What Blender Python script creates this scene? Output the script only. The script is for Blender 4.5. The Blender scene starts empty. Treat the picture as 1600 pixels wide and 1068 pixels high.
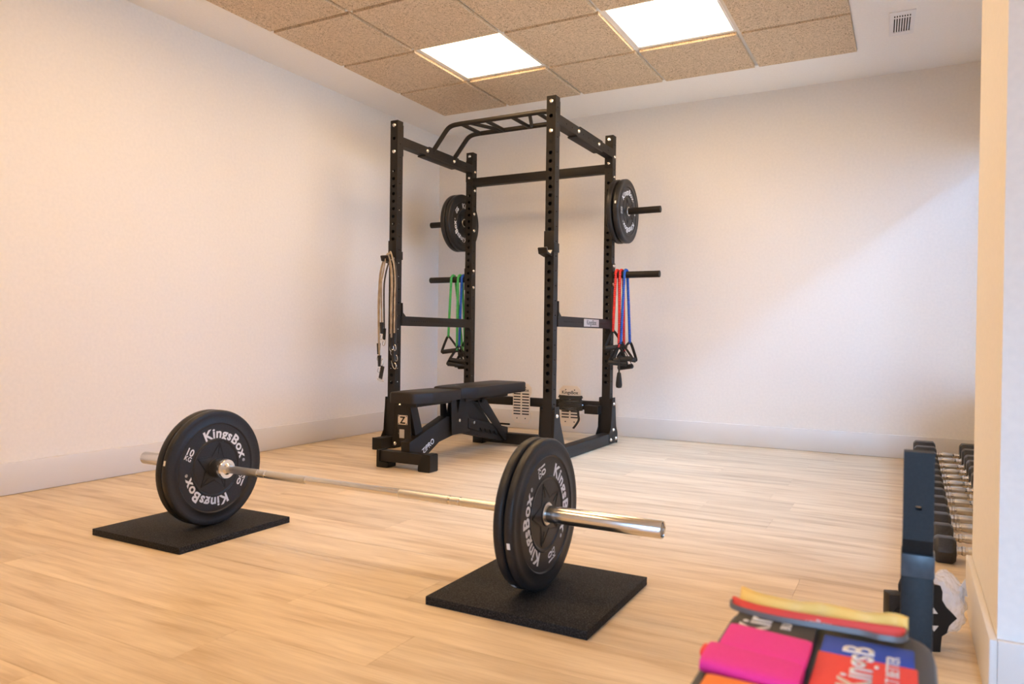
import bpy, bmesh, math, random
from mathutils import Vector, Matrix
R = math.radians
random.seed(7)
S = bpy.context.scene
COL = S.collection

# ------------------------------------------------------------------ camera
cam_d = bpy.data.cameras.new('camera'); cam = bpy.data.objects.new('camera', cam_d); COL.objects.link(cam)
cam_d.sensor_width = 36.0; cam_d.lens = 1148.82 / 1600 * 36
cam_d.clip_start = .02; cam_d.clip_end = 200
cr, cu, cf = Vector((0.88044067, 0.47398589, 0.01271246)), Vector((-0.01543072, 0.00184586, 0.99987924)), Vector((-0.47390518, 0.88053051, -0.00893911))
cu = cr.cross(cf)
M = Matrix((cr, cu, -cf)).transposed().to_4x4(); M.translation = Vector((3.64263, -5.38668, 0.764245))
cam.matrix_world = M
cam_d.dof.use_dof = True; cam_d.dof.focus_distance = 4.3; cam_d.dof.aperture_fstop = 5.0
S.camera = cam

# ------------------------------------------------------------------ world / exposure
S.view_settings.view_transform = 'Standard'; S.view_settings.look = 'None'
S.view_settings.gamma = 1; S.view_settings.use_curve_mapping = False
S.view_settings.exposure = 0.0
W = bpy.data.worlds.new('sky'); S.world = W; W.use_nodes = True
nt = W.node_tree; nt.nodes.clear()
wo = nt.nodes.new('ShaderNodeOutputWorld'); bg = nt.nodes.new('ShaderNodeBackground')
tc = nt.nodes.new('ShaderNodeTexCoord'); sx = nt.nodes.new('ShaderNodeSeparateXYZ'); rp = nt.nodes.new('ShaderNodeValToRGB')
nt.links.new(tc.outputs['Generated'], sx.inputs[0]); nt.links.new(sx.outputs['Z'], rp.inputs[0])
nt.links.new(rp.outputs[0], bg.inputs[0]); nt.links.new(bg.outputs[0], wo.inputs[0])
e = rp.color_ramp.elements
e[0].position = 0.0; e[0].color = (.05, .05, .05, 1)
e[1].position = .03; e[1].color = (.34, .61, 1.0, 1)
x = rp.color_ramp.elements.new(1.0); x.color = (.25, .53, 1.0, 1)
SKY = 92.0
bg.inputs[1].default_value = SKY
LAMP = 17.6
LAMP_COL = (1.0, .665, .35)

# ------------------------------------------------------------------ helpers
def mat(name, col=(.5, .5, .5), rough=.5, metal=0, spec=None, alpha=None):
    m = bpy.data.materials.new(name); m.use_nodes = True
    b = m.node_tree.nodes['Principled BSDF']
    b.inputs['Base Color'].default_value = (*col, 1); b.inputs['Roughness'].default_value = rough
    b.inputs['Metallic'].default_value = metal
    if spec is not None: b.inputs['Specular IOR Level'].default_value = spec
    return m
def nodes(m): return m.node_tree.nodes, m.node_tree.links, m.node_tree.nodes['Principled BSDF']
def noise_mat(name, c1, c2, scale, rough=.5, bump=0.0, metal=0, detail=4, stretch=(1, 1, 1), lo=.3, hi=.7, spec=None, dist=.002):
    m = mat(name, c1, rough, metal, spec); n, l, b = nodes(m)
    t = n.new('ShaderNodeTexCoord'); mp = n.new('ShaderNodeMapping'); mp.inputs['Scale'].default_value = stretch
    nz = n.new('ShaderNodeTexNoise'); nz.inputs['Scale'].default_value = scale; nz.inputs['Detail'].default_value = detail
    r = n.new('ShaderNodeValToRGB'); r.color_ramp.elements[0].color = (*c1, 1); r.color_ramp.elements[1].color = (*c2, 1)
    r.color_ramp.elements[0].position = lo; r.color_ramp.elements[1].position = hi
    l.new(t.outputs['Object'], mp.inputs[0]); l.new(mp.outputs[0], nz.inputs['Vector']); l.new(nz.outputs['Fac'], r.inputs[0]); l.new(r.outputs[0], b.inputs['Base Color'])
    if bump:
        bp = n.new('ShaderNodeBump'); bp.inputs['Strength'].default_value = bump; bp.inputs['Distance'].default_value = dist
        l.new(nz.outputs['Fac'], bp.inputs['Height']); l.new(bp.outputs[0], b.inputs['Normal'])
    return m

def link(o, parent=None):
    COL.objects.link(o)
    if parent is not None: o.parent = parent
    return o
def tag(o, label=None, cat=None, group=None, kind=None):
    if label: o['label'] = label
    if cat: o['category'] = cat
    if group: o['group'] = group
    if kind: o['kind'] = kind
    return o
def empty(name, loc=(0, 0, 0), rot=(0, 0, 0)):
    o = bpy.data.objects.new(name, None); o.location = loc; o.rotation_euler = rot; o.empty_display_size = .05
    return link(o)
def thing(name, label, cat, loc=(0, 0, 0), rot=(0, 0, 0), group=None):
    return tag(empty(name, loc, rot), label, cat, group)
def mesh_obj(name, bm, m, parent=None, smooth=False, loc=None):
    me = bpy.data.meshes.new(name); bmesh.ops.recalc_face_normals(bm, faces=bm.faces[:]); bm.to_mesh(me); bm.free()
    if smooth:
        me.shade_smooth()
        try: me.set_sharp_from_angle(angle=R(38))
        except Exception: pass
    me.materials.append(m)
    o = bpy.data.objects.new(name, me); link(o, parent)
    if loc is not None: o.location = loc
    return o
def box(bm, lo, hi, bev=0.0, mx=None):
    vs = [bm.verts.new((a, b, c)) for a in (lo[0], hi[0]) for b in (lo[1], hi[1]) for c in (lo[2], hi[2])]
    q = [(0, 1, 3, 2), (4, 6, 7, 5), (0, 4, 5, 1), (2, 3, 7, 6), (0, 2, 6, 4), (1, 5, 7, 3)]
    fs = [bm.faces.new([vs[i] for i in f]) for f in q]
    if bev > 0:
        es = list({e for f in fs for e in f.edges})
        r = bmesh.ops.bevel(bm, geom=es, offset=bev, segments=2, affect='EDGES', profile=.5)
        vs = list({v for f in r['faces'] for v in f.verts} | {v for v in vs if v.is_valid})
    if mx is not None: bmesh.ops.transform(bm, matrix=mx, verts=[v for v in vs if v.is_valid])
    return vs
def box_obj(name, lo, hi, m, parent=None, bev=0.0):
    bm = bmesh.new(); box(bm, lo, hi, bev); return mesh_obj(name, bm, m, parent, smooth=bev > 0)
def prism(bm, pts, a0, a1, axis='x', bev=0):
    """extrude the polygon pts (2-D) along axis from a0 to a1"""
    def P(u, v, a):
        return {'x': (a, u, v), 'y': (u, a, v), 'z': (u, v, a)}[axis]
    A = [bm.verts.new(P(u, v, a0)) for u, v in pts]; B = [bm.verts.new(P(u, v, a1)) for u, v in pts]
    n = len(pts); fs = [bm.faces.new(A), bm.faces.new(B[::-1])]
    for i in range(n): fs.append(bm.faces.new([A[i], B[i], B[(i + 1) % n], A[(i + 1) % n]]))
    if bev:
        es = list(fs[0].edges) + list(fs[1].edges)
        bmesh.ops.bevel(bm, geom=es, offset=bev, segments=2, affect='EDGES', profile=.5)
def prism_obj(name, pts, a0, a1, axis, m, parent=None, bev=0):
    bm = bmesh.new(); prism(bm, pts, a0, a1, axis, bev); return mesh_obj(name, bm, m, parent, smooth=bev > 0)
def cyl(bm, p0, p1, r0, r1=None, n=16, caps=True):
    r1 = r0 if r1 is None else r1
    p0, p1 = Vector(p0), Vector(p1); d = (p1 - p0).normalized()
    a = d.orthogonal().normalized(); b = d.cross(a)
    A = [bm.verts.new(p0 + r0 * (math.cos(t) * a + math.sin(t) * b)) for t in [2 * math.pi * i / n for i in range(n)]]
    B = [bm.verts.new(p1 + r1 * (math.cos(t) * a + math.sin(t) * b)) for t in [2 * math.pi * i / n for i in range(n)]]
    for i in range(n): bm.faces.new([A[i], A[(i + 1) % n], B[(i + 1) % n], B[i]])
    if caps: bm.faces.new(A[::-1]); bm.faces.new(B)
def cyl_obj(name, p0, p1, r, m, parent=None, n=16, r1=None):
    bm = bmesh.new(); cyl(bm, p0, p1, r, r1, n); return mesh_obj(name, bm, m, parent, smooth=True)
def lathe(bm, prof, n=48, axis='z', closed=False):
    """prof: list of (radius, height)"""
    rings = []
    for r, h in prof:
        ring = []
        for i in range(n):
            t = 2 * math.pi * i / n; c, s = r * math.cos(t), r * math.sin(t)
            ring.append(bm.verts.new({'z': (c, s, h), 'x': (h, c, s), 'y': (s, h, c)}[axis]))
        rings.append(ring)
    m = len(rings)
    for k in range(m if closed else m - 1):
        A, B = rings[k], rings[(k + 1) % m]
        for i in range(n): bm.faces.new([A[i], A[(i + 1) % n], B[(i + 1) % n], B[i]])
    if not closed:
        for ring in (rings[0], rings[-1]):
            try: bm.faces.new(ring)
            except Exception: pass
def resample(pts, step):
    pts = [Vector(p) for p in pts]; out = [pts[0]]
    for a, b in zip(pts, pts[1:]):
        n = max(1, int((b - a).length / step))
        for i in range(1, n + 1): out.append(a.lerp(b, i / n))
    return out
def smooth_path(pts, n=8, closed=False):
    """Catmull-Rom through the points"""
    pts = [Vector(p) for p in pts]; L = len(pts); out = []
    for i in range(L if closed else L - 1):
        if closed: p = [pts[(i + k) % L] for k in (-1, 0, 1, 2)]
        else: p = [pts[max(0, i - 1)], pts[i], pts[i + 1], pts[min(L - 1, i + 2)]]
        for k in range(n):
            t = k / n
            out.append(.5 * ((2 * p[1]) + (-p[0] + p[2]) * t + (2 * p[0] - 5 * p[1] + 4 * p[2] - p[3]) * t * t + (-p[0] + 3 * p[1] - 3 * p[2] + p[3]) * t ** 3))
    if not closed: out.append(pts[-1])
    return out
def sweep(bm, path, sec, closed=False, rad=None, up=None):
    """sweep section (list of 2-D) along path; rad(i) scales"""
    P = [Vector(p) for p in path]; n = len(P); rings = []; prev = None
    for i in range(n):
        if closed: d = (P[(i + 1) % n] - P[i - 1]).normalized()
        else: d = (P[min(n - 1, i + 1)] - P[max(0, i - 1)]).normalized()
        if up is not None:
            a = up.cross(d).normalized(); b = up.copy() if True else d.cross(a)
        else:
            if prev is None: a = d.orthogonal().normalized()
            else: a = (prev - prev.dot(d) * d).normalized()
            b = d.cross(a); prev = a
        s = rad(i) if rad else 1
        rings.append([bm.verts.new(P[i] + s * (u * a + v * b)) for u, v in sec])
    m = len(sec)
    for k in range(n if closed else n - 1):
        A, B = rings[k], rings[(k + 1) % n]
        for i in range(m): bm.faces.new([A[i], A[(i + 1) % m], B[(i + 1) % m], B[i]])
    if not closed: bm.faces.new(rings[0][::-1]); bm.faces.new(rings[-1])
def circ(r, n=10): return [(r * math.cos(2 * math.pi * i / n), r * math.sin(2 * math.pi * i / n)) for i in range(n)]
def tube_obj(name, path, r, m, parent=None, n=10, closed=False, rad=None):
    bm = bmesh.new(); sweep(bm, path, circ(r, n), closed, rad); return mesh_obj(name, bm, m, parent, smooth=True)
def dup(o, parent=None, **kw):
    c = o.copy(); COL.objects.link(c); c.parent = parent if parent is not None else o.parent
    for k, v in kw.items(): setattr(c, k, v)
    return c
def copy_tree(o, parent=None, drop=()):
    c = o.copy(); COL.objects.link(c); c.parent = parent
    for ch in o.children: copy_tree(ch, c)
    return c
def text_mesh(txt, size, bold=.012, sx=1.0, space=1.0, shear=0):
    cu_ = bpy.data.curves.new('lettering', 'FONT'); cu_.body = txt; cu_.size = size; cu_.offset = bold * size; cu_.extrude = 0
    cu_.resolution_u = 3; cu_.space_character = space; cu_.shear = shear
    o = bpy.data.objects.new('lettering', cu_); COL.objects.link(o)
    bpy.context.view_layer.update()
    dg = bpy.context.evaluated_depsgraph_get()
    me = bpy.data.meshes.new_from_object(o.evaluated_get(dg))
    COL.objects.unlink(o); bpy.data.objects.remove(o)
    for v in me.vertices: v.co.x *= sx
    xs = [v.co.x for v in me.vertices]; x0, x1 = min(xs), max(xs)
    for v in me.vertices: v.co.x -= (x0 + x1) / 2
    return me
def text_obj(txt, size, m, parent, loc, rot, align='c', thick=.0004, **kw):
    me = text_mesh(txt, size, **kw)
    if align == 'l':
        x0 = min(v.co.x for v in me.vertices)
        for v in me.vertices: v.co.x -= x0
    bm = bmesh.new(); bm.from_mesh(me); bpy.data.meshes.remove(me)
    r = bmesh.ops.extrude_face_region(bm, geom=bm.faces[:])
    bmesh.ops.translate(bm, vec=(0, 0, thick), verts=[g for g in r['geom'] if isinstance(g, bmesh.types.BMVert)])
    o = mesh_obj('lettering', bm, m, parent); o.location = loc; o.rotation_euler = rot
    return o
def arc_text(bm, txt, size, radius, ang, z, **kw):
    """text bent clockwise round the origin in the xy plane, centred on angle ang"""
    me = text_mesh(txt, size, **kw)
    tb = bmesh.new(); tb.from_mesh(me); bpy.data.meshes.remove(me)
    bmesh.ops.subdivide_edges(tb, edges=[e for e in tb.edges if e.calc_length() > size * .25], cuts=2)
    hm = size * .35
    vm = {}
    for v in tb.verts:
        a = ang - v.co.x / (radius + hm); rr = radius + v.co.y
        vm[v] = bm.verts.new((rr * math.cos(a), rr * math.sin(a), z))
    for f in tb.faces:
        try: bm.faces.new([vm[v] for v in f.verts])
        except Exception: pass
    tb.free()

def flat_text(bm, txt, size, cx, cy, sgn, z, **kw):
    """straight text whose up direction is +x (sgn 1) or -x (sgn -1)"""
    me = text_mesh(txt, size, **kw); base = len(bm.verts)
    vs = [bm.verts.new((sgn * (cx + v.co.y - size * .35), sgn * (cy - v.co.x), z)) for v in me.vertices]
    for p in me.polygons:
        try: bm.faces.new([vs[i] for i in p.vertices])
        except Exception: pass
    bpy.data.meshes.remove(me)
def perforated(bm, org, ud, vd, W_, L_, holes, r, depth=.003, n=12):
    """sheet W_ x L_ with round holes (list of v at centre u=W_/2) punched in it, with short rims going inwards"""
    org, ud, vd = Vector(org), Vector(ud), Vector(vd); nrm = ud.cross(vd)
    def P(u, v, d=0): return org + ud * u + vd * v - nrm * d
    holes = sorted(h for h in holes if r * 1.3 < h < L_ - r * 1.3)
    edges = [0.0]
    cells = []
    for i, h in enumerate(holes):
        lo = max(edges[-1], h - r * 1.35); hi = min(L_, h + r * 1.35)
        if i + 1 < len(holes): hi = min(hi, (h + holes[i + 1]) / 2)
        if lo > edges[-1] + 1e-5: cells.append((edges[-1], lo, None))
        cells.append((lo, hi, h)); edges.append(hi)
    if edges[-1] < L_ - 1e-5: cells.append((edges[-1], L_, None))
    for lo, hi, h in cells:
        if h is None:
            bm.faces.new([bm.verts.new(P(*q)) for q in ((0, lo), (W_, lo), (W_, hi), (0, hi))]); continue
        out = []
        cs = [(0, lo), (W_, lo), (W_, hi), (0, hi)]
        for k in range(4):
            a, b = cs[k], cs[(k + 1) % 4]
            for t in (0, 1 / 3, 2 / 3): out.append((a[0] + (b[0] - a[0]) * t, a[1] + (b[1] - a[1]) * t))
        O, I, D = [], [], []
        for (u, v) in out:
            an = math.atan2(v - h, u - W_ / 2)
            O.append(bm.verts.new(P(u, v))); I.append(bm.verts.new(P(W_ / 2 + r * math.cos(an), h + r * math.sin(an))))
            D.append(bm.verts.new(P(W_ / 2 + r * math.cos(an), h + r * math.sin(an), depth)))
        for k in range(12):
            j = (k + 1) % 12
            bm.faces.new([O[k], O[j], I[j], I[k]]); bm.faces.new([I[k], I[j], D[j], D[k]])
def perf_tube(name, length, w, d, fh, rf, sh, rs, m, parent, caps=True):
    """hollow tube standing on z, footprint w(x) by d(y) from origin; fh holes in the front and back faces, sh holes in the sides"""
    bm = bmesh.new(); Z = (0, 0, 1)
    perforated(bm, (0, 0, 0), (1, 0, 0), Z, w, length, fh, rf)
    perforated(bm, (w, d, 0), (-1, 0, 0), Z, w, length, fh, rf)
    perforated(bm, (w, 0, 0), (0, 1, 0), Z, d, length, sh, rs)
    perforated(bm, (0, d, 0), (0, -1, 0), Z, d, length, sh, rs)
    if caps:
        for z in (0, length): bm.faces.new([bm.verts.new(q) for q in ((0, 0, z), (w, 0, z), (w, d, z), (0, d, z))])
    bmesh.ops.remove_doubles(bm, verts=bm.verts[:], dist=1e-5)
    me = bpy.data.meshes.new(name); bm.to_mesh(me); bm.free(); me.materials.append(m)
    o = bpy.data.objects.new(name, me); return link(o, parent)

# ------------------------------------------------------------------ materials
WALL = noise_mat('wall_paint', (.80, .78, .755), (.84, .815, .785), 60, .75, .08, detail=3)
CEIL = noise_mat('ceiling_paint', (.87, .855, .84), (.90, .885, .87), 90, .8, .06, detail=3)
SKIRT = mat('baseboard_paint', (.70, .675, .65), .42)
BLACK = noise_mat('black_powder_coat', (.013, .0105, .009), (.020, .0165, .014), 300, .5, .15, dist=.0004, spec=.28)
BLACK2 = mat('black_gloss_steel', (.007, .007, .007), .4, 0, .3)
BOLT = mat('zinc_bolt', (.80, .78, .74), .25, 1)
RUB = noise_mat('black_rubber_plate', (.016, .016, .018), (.024, .024, .026), 180, .40, .12, dist=.0005, spec=.32)
RUBM = noise_mat('rubber_mat', (.005, .005, .006), (.075, .072, .075), 260, .7, .6, detail=6, lo=.45, hi=.8, dist=.0012, spec=.22)
VINYL = noise_mat('black_vinyl', (.016, .013, .012), (.023, .019, .017), 400, .48, .25, dist=.0004, spec=.3)
WHITE = mat('white_print', (.78, .78, .80), .5)
WHITEP = mat('white_plastic', (.82, .82, .84), .4)
CHROME = mat('chrome', (.78, .77, .76), .2, 1)
SATIN = noise_mat('satin_chrome', (.60, .59, .58), (.78, .77, .75), 900, .32, .4, metal=1, dist=.0004)
STEEL = mat('plain_steel', (.70, .68, .66), .3, 1)
PLATEM = mat('pale_steel_plate', (.80, .70, .58), .5, .35)
DARK = mat('dark_void', (.012, .012, .014), .7)

def floor_mat():
    m = mat('oak_vinyl', (.7, .5, .3), .42, 0, .32); n, l, b = nodes(m)
    t = n.new('ShaderNodeTexCoord'); oi = n.new('ShaderNodeObjectInfo')
    geo = n.new('ShaderNodeNewGeometry')
    add = n.new('ShaderNodeVectorMath'); add.operation = 'MULTIPLY_ADD'
    cmb = n.new('ShaderNodeCombineXYZ')
    l.new(oi.outputs['Random'], cmb.inputs[0]); l.new(oi.outputs['Random'], cmb.inputs[1]); l.new(oi.outputs['Random'], cmb.inputs[2])
    add.inputs[1].default_value = (37, 53, 11)
    l.new(cmb.outputs[0], add.inputs[0]); l.new(t.outputs['Object'], add.inputs[2])
    def grain(scale, st, detail, dist):
        mp = n.new('ShaderNodeMapping'); mp.inputs['Scale'].default_value = st; l.new(add.outputs[0], mp.inputs[0])
        z = n.new('ShaderNodeTexNoise'); z.inputs['Scale'].default_value = scale; z.inputs['Detail'].default_value = detail; z.inputs['Distortion'].default_value = dist
        l.new(mp.outputs[0], z.inputs['Vector']); return z
    g1 = grain(2.2, (1.0, 9, 9), 5, .5); g2 = grain(14, (.55, 13, 13), 3, .2)
    r1 = n.new('ShaderNodeValToRGB'); E = r1.color_ramp.elements
    E[0].position = .30; E[0].color = (.53, .39, .245, 1); E[1].position = .66; E[1].color = (.75, .615, .44, 1)
    mid = E.new(.46); mid.color = (.66, .52, .355, 1)
    l.new(g1.outputs['Fac'], r1.inputs[0])
    r2 = n.new('ShaderNodeValToRGB'); r2.color_ramp.elements[0].position = .35; r2.color_ramp.elements[0].color = (.90, .885, .865, 1); r2.color_ramp.elements[1].position = .6; r2.color_ramp.elements[1].color = (1, 1, 1, 1)
    l.new(g2.outputs['Fac'], r2.inputs[0])
    mx = n.new('ShaderNodeMix'); mx.data_type = 'RGBA'; mx.blend_type = 'MULTIPLY'; mx.inputs['Factor'].default_value = 1
    l.new(r1.outputs[0], mx.inputs['A']); l.new(r2.outputs[0], mx.inputs['B'])
    hv = n.new('ShaderNodeHueSaturation'); mr = n.new('ShaderNodeMapRange'); mr.inputs['To Min'].default_value = .93; mr.inputs['To Max'].default_value = 1.07
    l.new(oi.outputs['Random'], mr.inputs['Value']); l.new(mr.outputs[0], hv.inputs['Value']); l.new(mx.outputs['Result'], hv.inputs['Color'])
    l.new(hv.outputs[0], b.inputs['Base Color'])
    bp = n.new('ShaderNodeBump'); bp.inputs['Strength'].default_value = .12; bp.inputs['Distance'].default_value = .0008
    l.new(g2.outputs['Fac'], bp.inputs['Height']); l.new(bp.outputs[0], b.inputs['Normal'])
    return m
FLOOR = floor_mat()
def tile_mat():
    m = mat('wood_wool', (.5, .4, .3), .9); n, l, b = nodes(m)
    t = n.new('ShaderNodeTexCoord')
    v = n.new('ShaderNodeTexNoise'); v.inputs['Scale'].default_value = 75; v.inputs['Detail'].default_value = 5; v.inputs['Distortion'].default_value = 2.2; v.inputs['Roughness'].default_value = .7
    r = n.new('ShaderNodeValToRGB'); E = r.color_ramp.elements
    E[0].position = .38; E[0].color = (.27, .185, .11, 1); E[1].position = .56; E[1].color = (.76, .60, .43, 1)
    mm = E.new(.47); mm.color = (.62, .48, .33, 1)
    l.new(t.outputs['Object'], v.inputs['Vector']); l.new(v.outputs['Fac'], r.inputs[0]); l.new(r.outputs[0], b.inputs['Base Color'])
    bp = n.new('ShaderNodeBump'); bp.inputs['Strength'].default_value = .6; bp.inputs['Distance'].default_value = .003
    l.new(v.outputs['Fac'], bp.inputs['Height']); l.new(bp.outputs[0], b.inputs['Normal'])
    return m
TILE = tile_mat()
def glass_mat():
    m = bpy.data.materials.new('window_glass'); m.use_nodes = True; n = m.node_tree.nodes; l = m.node_tree.links; n.clear()
    o = n.new('ShaderNodeOutputMaterial'); a = n.new('ShaderNodeBsdfTransparent'); g = n.new('ShaderNodeBsdfGlossy'); g.inputs['Roughness'].default_value = .02
    fr = n.new('ShaderNodeFresnel'); fr.inputs[0].default_value = 1.45; x = n.new('ShaderNodeMixShader')
    a.inputs[0].default_value = (.96, .98, .98, 1)
    l.new(fr.outputs[0], x.inputs[0]); l.new(a.outputs[0], x.inputs[1]); l.new(g.outputs[0], x.inputs[2]); l.new(x.outputs[0], o.inputs[0]); return m
GLASS = glass_mat()
def lamp_mat():
    m = bpy.data.materials.new('led_diffuser'); m.use_nodes = True; n = m.node_tree.nodes; l = m.node_tree.links; n.clear()
    o = n.new('ShaderNodeOutputMaterial'); a = n.new('ShaderNodeEmission'); a.inputs[0].default_value = (*LAMP_COL, 1); a.inputs[1].default_value = LAMP
    l.new(a.outputs[0], o.inputs[0]); return m
LED = lamp_mat()

# ------------------------------------------------------------------ room shell
H = 2.497; YB = -7.2; XR = 4.09; XN = 4.40; WT = .10; WR = .95; YW0, YW1 = -2.9, -3.57; XP = 3.815
T = .2
def struct(o): o['kind'] = 'structure'; return o
# floor: planks on a slab
fl = struct(box_obj('floor', (-.2, YB - .2, -.12), (XN + .3, .2, -.006), mat('screed', (.25, .18, .12), .9)))
PL, PW = 1.508, .195
pm = {}
def plank_mesh(L_):
    k = round(L_, 3)
    if k not in pm:
        bm = bmesh.new(); g = .0002
        lo = (g, g, -.006); hi = (L_ - g, PW - g, 0); c = .0006
        vb = [bm.verts.new(p) for p in ((lo[0], lo[1], lo[2]), (hi[0], lo[1], lo[2]), (hi[0], hi[1], lo[2]), (lo[0], hi[1], lo[2]))]
        vm_ = [bm.verts.new(p) for p in ((lo[0], lo[1], -c), (hi[0], lo[1], -c), (hi[0], hi[1], -c), (lo[0], hi[1], -c))]
        vt = [bm.verts.new(p) for p in ((lo[0] + c, lo[1] + c, 0), (hi[0] - c, lo[1] + c, 0), (hi[0] - c, hi[1] - c, 0), (lo[0] + c, hi[1] - c, 0))]
        for A, B in ((vb, vm_), (vm_, vt)):
            for i in range(4): bm.faces.new([A[i], A[(i + 1) % 4], B[(i + 1) % 4], B[i]])
        bm.faces.new(vt)
        me = bpy.data.meshes.new('plank'); bmesh.ops.recalc_face_normals(bm, faces=bm.faces[:]); bm.to_mesh(me); bm.free(); me.materials.append(FLOOR); pm[k] = me
    return pm[k]
anchors = {20: 2.555, 21: 2.14, 14: 2.54, 10: 2.83, 5: 2.70, 9: 3.19}
row_y0 = -4.06 + 21 * PW   # lower edge of row 20 is -4.06
for rI in range(0, 37):
    ylo = row_y0 - (rI + 1) * PW
    if ylo > -.01: continue
    j = anchors.get(rI, random.uniform(0, PL)); xs = j - PL * 4
    yhi = ylo + PW
    xe = XN if ylo < YW1 else XR
    while xs < xe:
        a, b_ = max(xs, .0), min(xs + PL, xe)
        if b_ - a > .02:
            o = bpy.data.objects.new('plank', plank_mesh(b_ - a)); link(o, fl); o.location = (a, ylo, 0)
            if yhi > 0: o.scale.y = (0 - ylo) / PW
        xs += PL
# walls
wl = struct(box_obj('wall_left', (-T, YB, 0), (0, T, H + .3), WALL))
wb = struct(box_obj('wall_back', (0, 0, 0), (XR + WT, T, H + .3), WALL))
# right wall of the far bay with its window; deeper near bay with a window behind the camera, narrowed to limit its daylight
WIN = [(-2.80, -.006, .40, 1.99), (3.84, 4.36, .10, 2.20)]
bm = bmesh.new(); a, b_, z0, z1 = WIN[0]
box(bm, (XR, YW0, 0), (XR + WT, a, H + .3)); box(bm, (XR, b_, 0), (XR + WT, 0, H + .3))
box(bm, (XR, a, 0), (XR + WT, b_, z0)); box(bm, (XR, a, z1), (XR + WT, b_, H + .3))
struct(mesh_obj('wall_right', bm, WALL))
struct(box_obj('wall_near', (XN, YB, 0), (XN + .22, YW1, H + .3), WALL))
bm = bmesh.new(); a, b_, z0, z1 = WIN[1]
box(bm, (-T, YB - WR, 0), (a, YB, H + .3)); box(bm, (b_, YB - WR, 0), (XN + .22, YB, H + .3))
box(bm, (a, YB - WR, 0), (b_, YB, z0)); box(bm, (a, YB - WR, z1), (b_, YB, H + .3))
struct(mesh_obj('wall_rear', bm, WALL))  # unseen wall, made very deep to keep daylight off the left wall
# unseen building across the street, its height set to leave a slot of sky
OUT = mat('dark_facade', (.10, .10, .11), .8)
struct(box_obj('wall_across', (13.0, -26, -.3), (13.4, 18, 7.8), OUT))
# stub of wall that divides the two bays
struct(box_obj('wall_middle', (XP, YW1, 0), (XN, YW0, H + .3), WALL))
FRAME = mat('window_frame_paint', (.75, .75, .76), .4)
for k, (a, b_, z0, z1) in enumerate(WIN):
    w = struct(empty('window_%d' % (k + 1), (XR + .045, (a + b_) / 2, z0) if k == 0 else ((a + b_) / 2, YB - WR + .06, z0), (0, 0, 0 if k == 0 else R(-90))))
    hw = (b_ - a) / 2; hh = z1 - z0
    fw = .05
    bm = bmesh.new()
    fj = .02 if k == 0 else .05
    box(bm, (-.03, -hw, 0), (.03, -hw + .05, hh)); box(bm, (-.03, hw - fj, 0), (.03, hw, hh))
    for zz in (0, hh - .05): box(bm, (-.03, -hw + .05, zz), (.03, hw - fj, zz + .05))
    mesh_obj('window_frame', bm, FRAME, w)
    box_obj('mullion', (-.025, -.025, .05), (.025, .025, hh - .05), FRAME, w)
    for s in (-1, 1):
        y0, y1 = (-hw + .05, -.025) if s < 0 else (.025, hw - fj)
        box_obj('pane', (-.004, y0, .05), (.004, y1, hh - .05), GLASS, w)
    # sky portal so the daylight is sampled well
    L_ = bpy.data.lights.new('sky_portal', 'AREA'); L_.shape = 'RECTANGLE'; L_.size = hh; L_.size_y = 2 * hw
    try: L_.cycles.is_portal = True
    except Exception: pass
    lo = bpy.data.objects.new('sky_portal', L_); COL.objects.link(lo); lo.location = (XR + WT + .02, (a + b_) / 2, (z0 + z1) / 2) if k == 0 else ((a + b_) / 2, YB - WR - .02, (z0 + z1) / 2)
    lo.rotation_euler = (0, R(90), 0 if k == 0 else R(-90))
# baseboards
HB = .15; tb = .015
def board(name, lo, hi): return struct(box_obj(name, lo, hi, SKIRT, None, .0025))
board('baseboard_left', (0.0, YB, .0015), (tb, 0, HB)); board('baseboard_back', (tb, -tb, .0015), (XR, 0, HB))
board('baseboard_right', (XR - tb, YW0, .0015), (XR, -tb, HB))
board('baseboard_middle', (XP - tb, YW1 - tb, .0015), (XP, YW0, HB)); board('baseboard_stub', (XP, YW1 - tb, .0015), (XN, YW1, HB))
board('baseboard_near', (XN - tb, YB, .0015), (XN, YW1 - tb, HB))
# ceiling: plaster border round a tiled grid
GX, GY, G = .3738, -.5222, .6
X0, X1 = .402, 3.352; Y1 = -.538; NR = 10; Y0 = GY - G * NR + .012
ce = struct(empty('ceiling', (0, 0, 0)))
bm = bmesh.new()
box(bm, (-T, Y1, H), (XR + T, 0, H + .06)); box(bm, (-T, YB, H), (XN + T, Y0, H + .06))
box(bm, (-T, Y0, H), (X0, Y1, H + .06)); box(bm, (X1, YW1 + .1, H), (XR + T, Y1, H + .06)); box(bm, (X1, Y0, H), (XN + T, YW1 + .1, H + .06))
mesh_obj('plaster_border', bm, CEIL, ce)
box_obj('upper_slab', (-T, YB, H + .10), (XN + T, .1, H + .2), mat('slab_dark', (.2, .2, .2), .9), ce)
RAIL = mat('ceiling_rail_white', (.78, .78, .78), .5)
zt = H + .004
for i in range(1, 5):
    box_obj('ceiling_rail', (GX + G * i - .012, Y0, zt), (GX + G * i + .012, Y1, zt + .004), RAIL, ce)
box_obj('ceiling_rail', (X0, Y0, zt), (X0 + .012, Y1, zt + .004), RAIL, ce); box_obj('ceiling_rail', (X1 - .012, Y0, zt), (X1, Y1, zt + .004), RAIL, ce)
for j in range(1, NR):
    for i in range(5):
        a = GX + G * i + .012 if i else X0 + .012; b_ = GX + G * (i + 1) - .012 if i < 4 else X1 - .012
        box_obj('ceiling_rail', (a, GY - G * j - .012, zt), (b_, GY - G * j + .012, zt + .004), RAIL, ce)
LIGHTS = {(1, 1), (3, 1), (1, 4), (3, 4), (1, 7), (3, 7)}
tmesh = {}
n_l = 0
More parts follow.
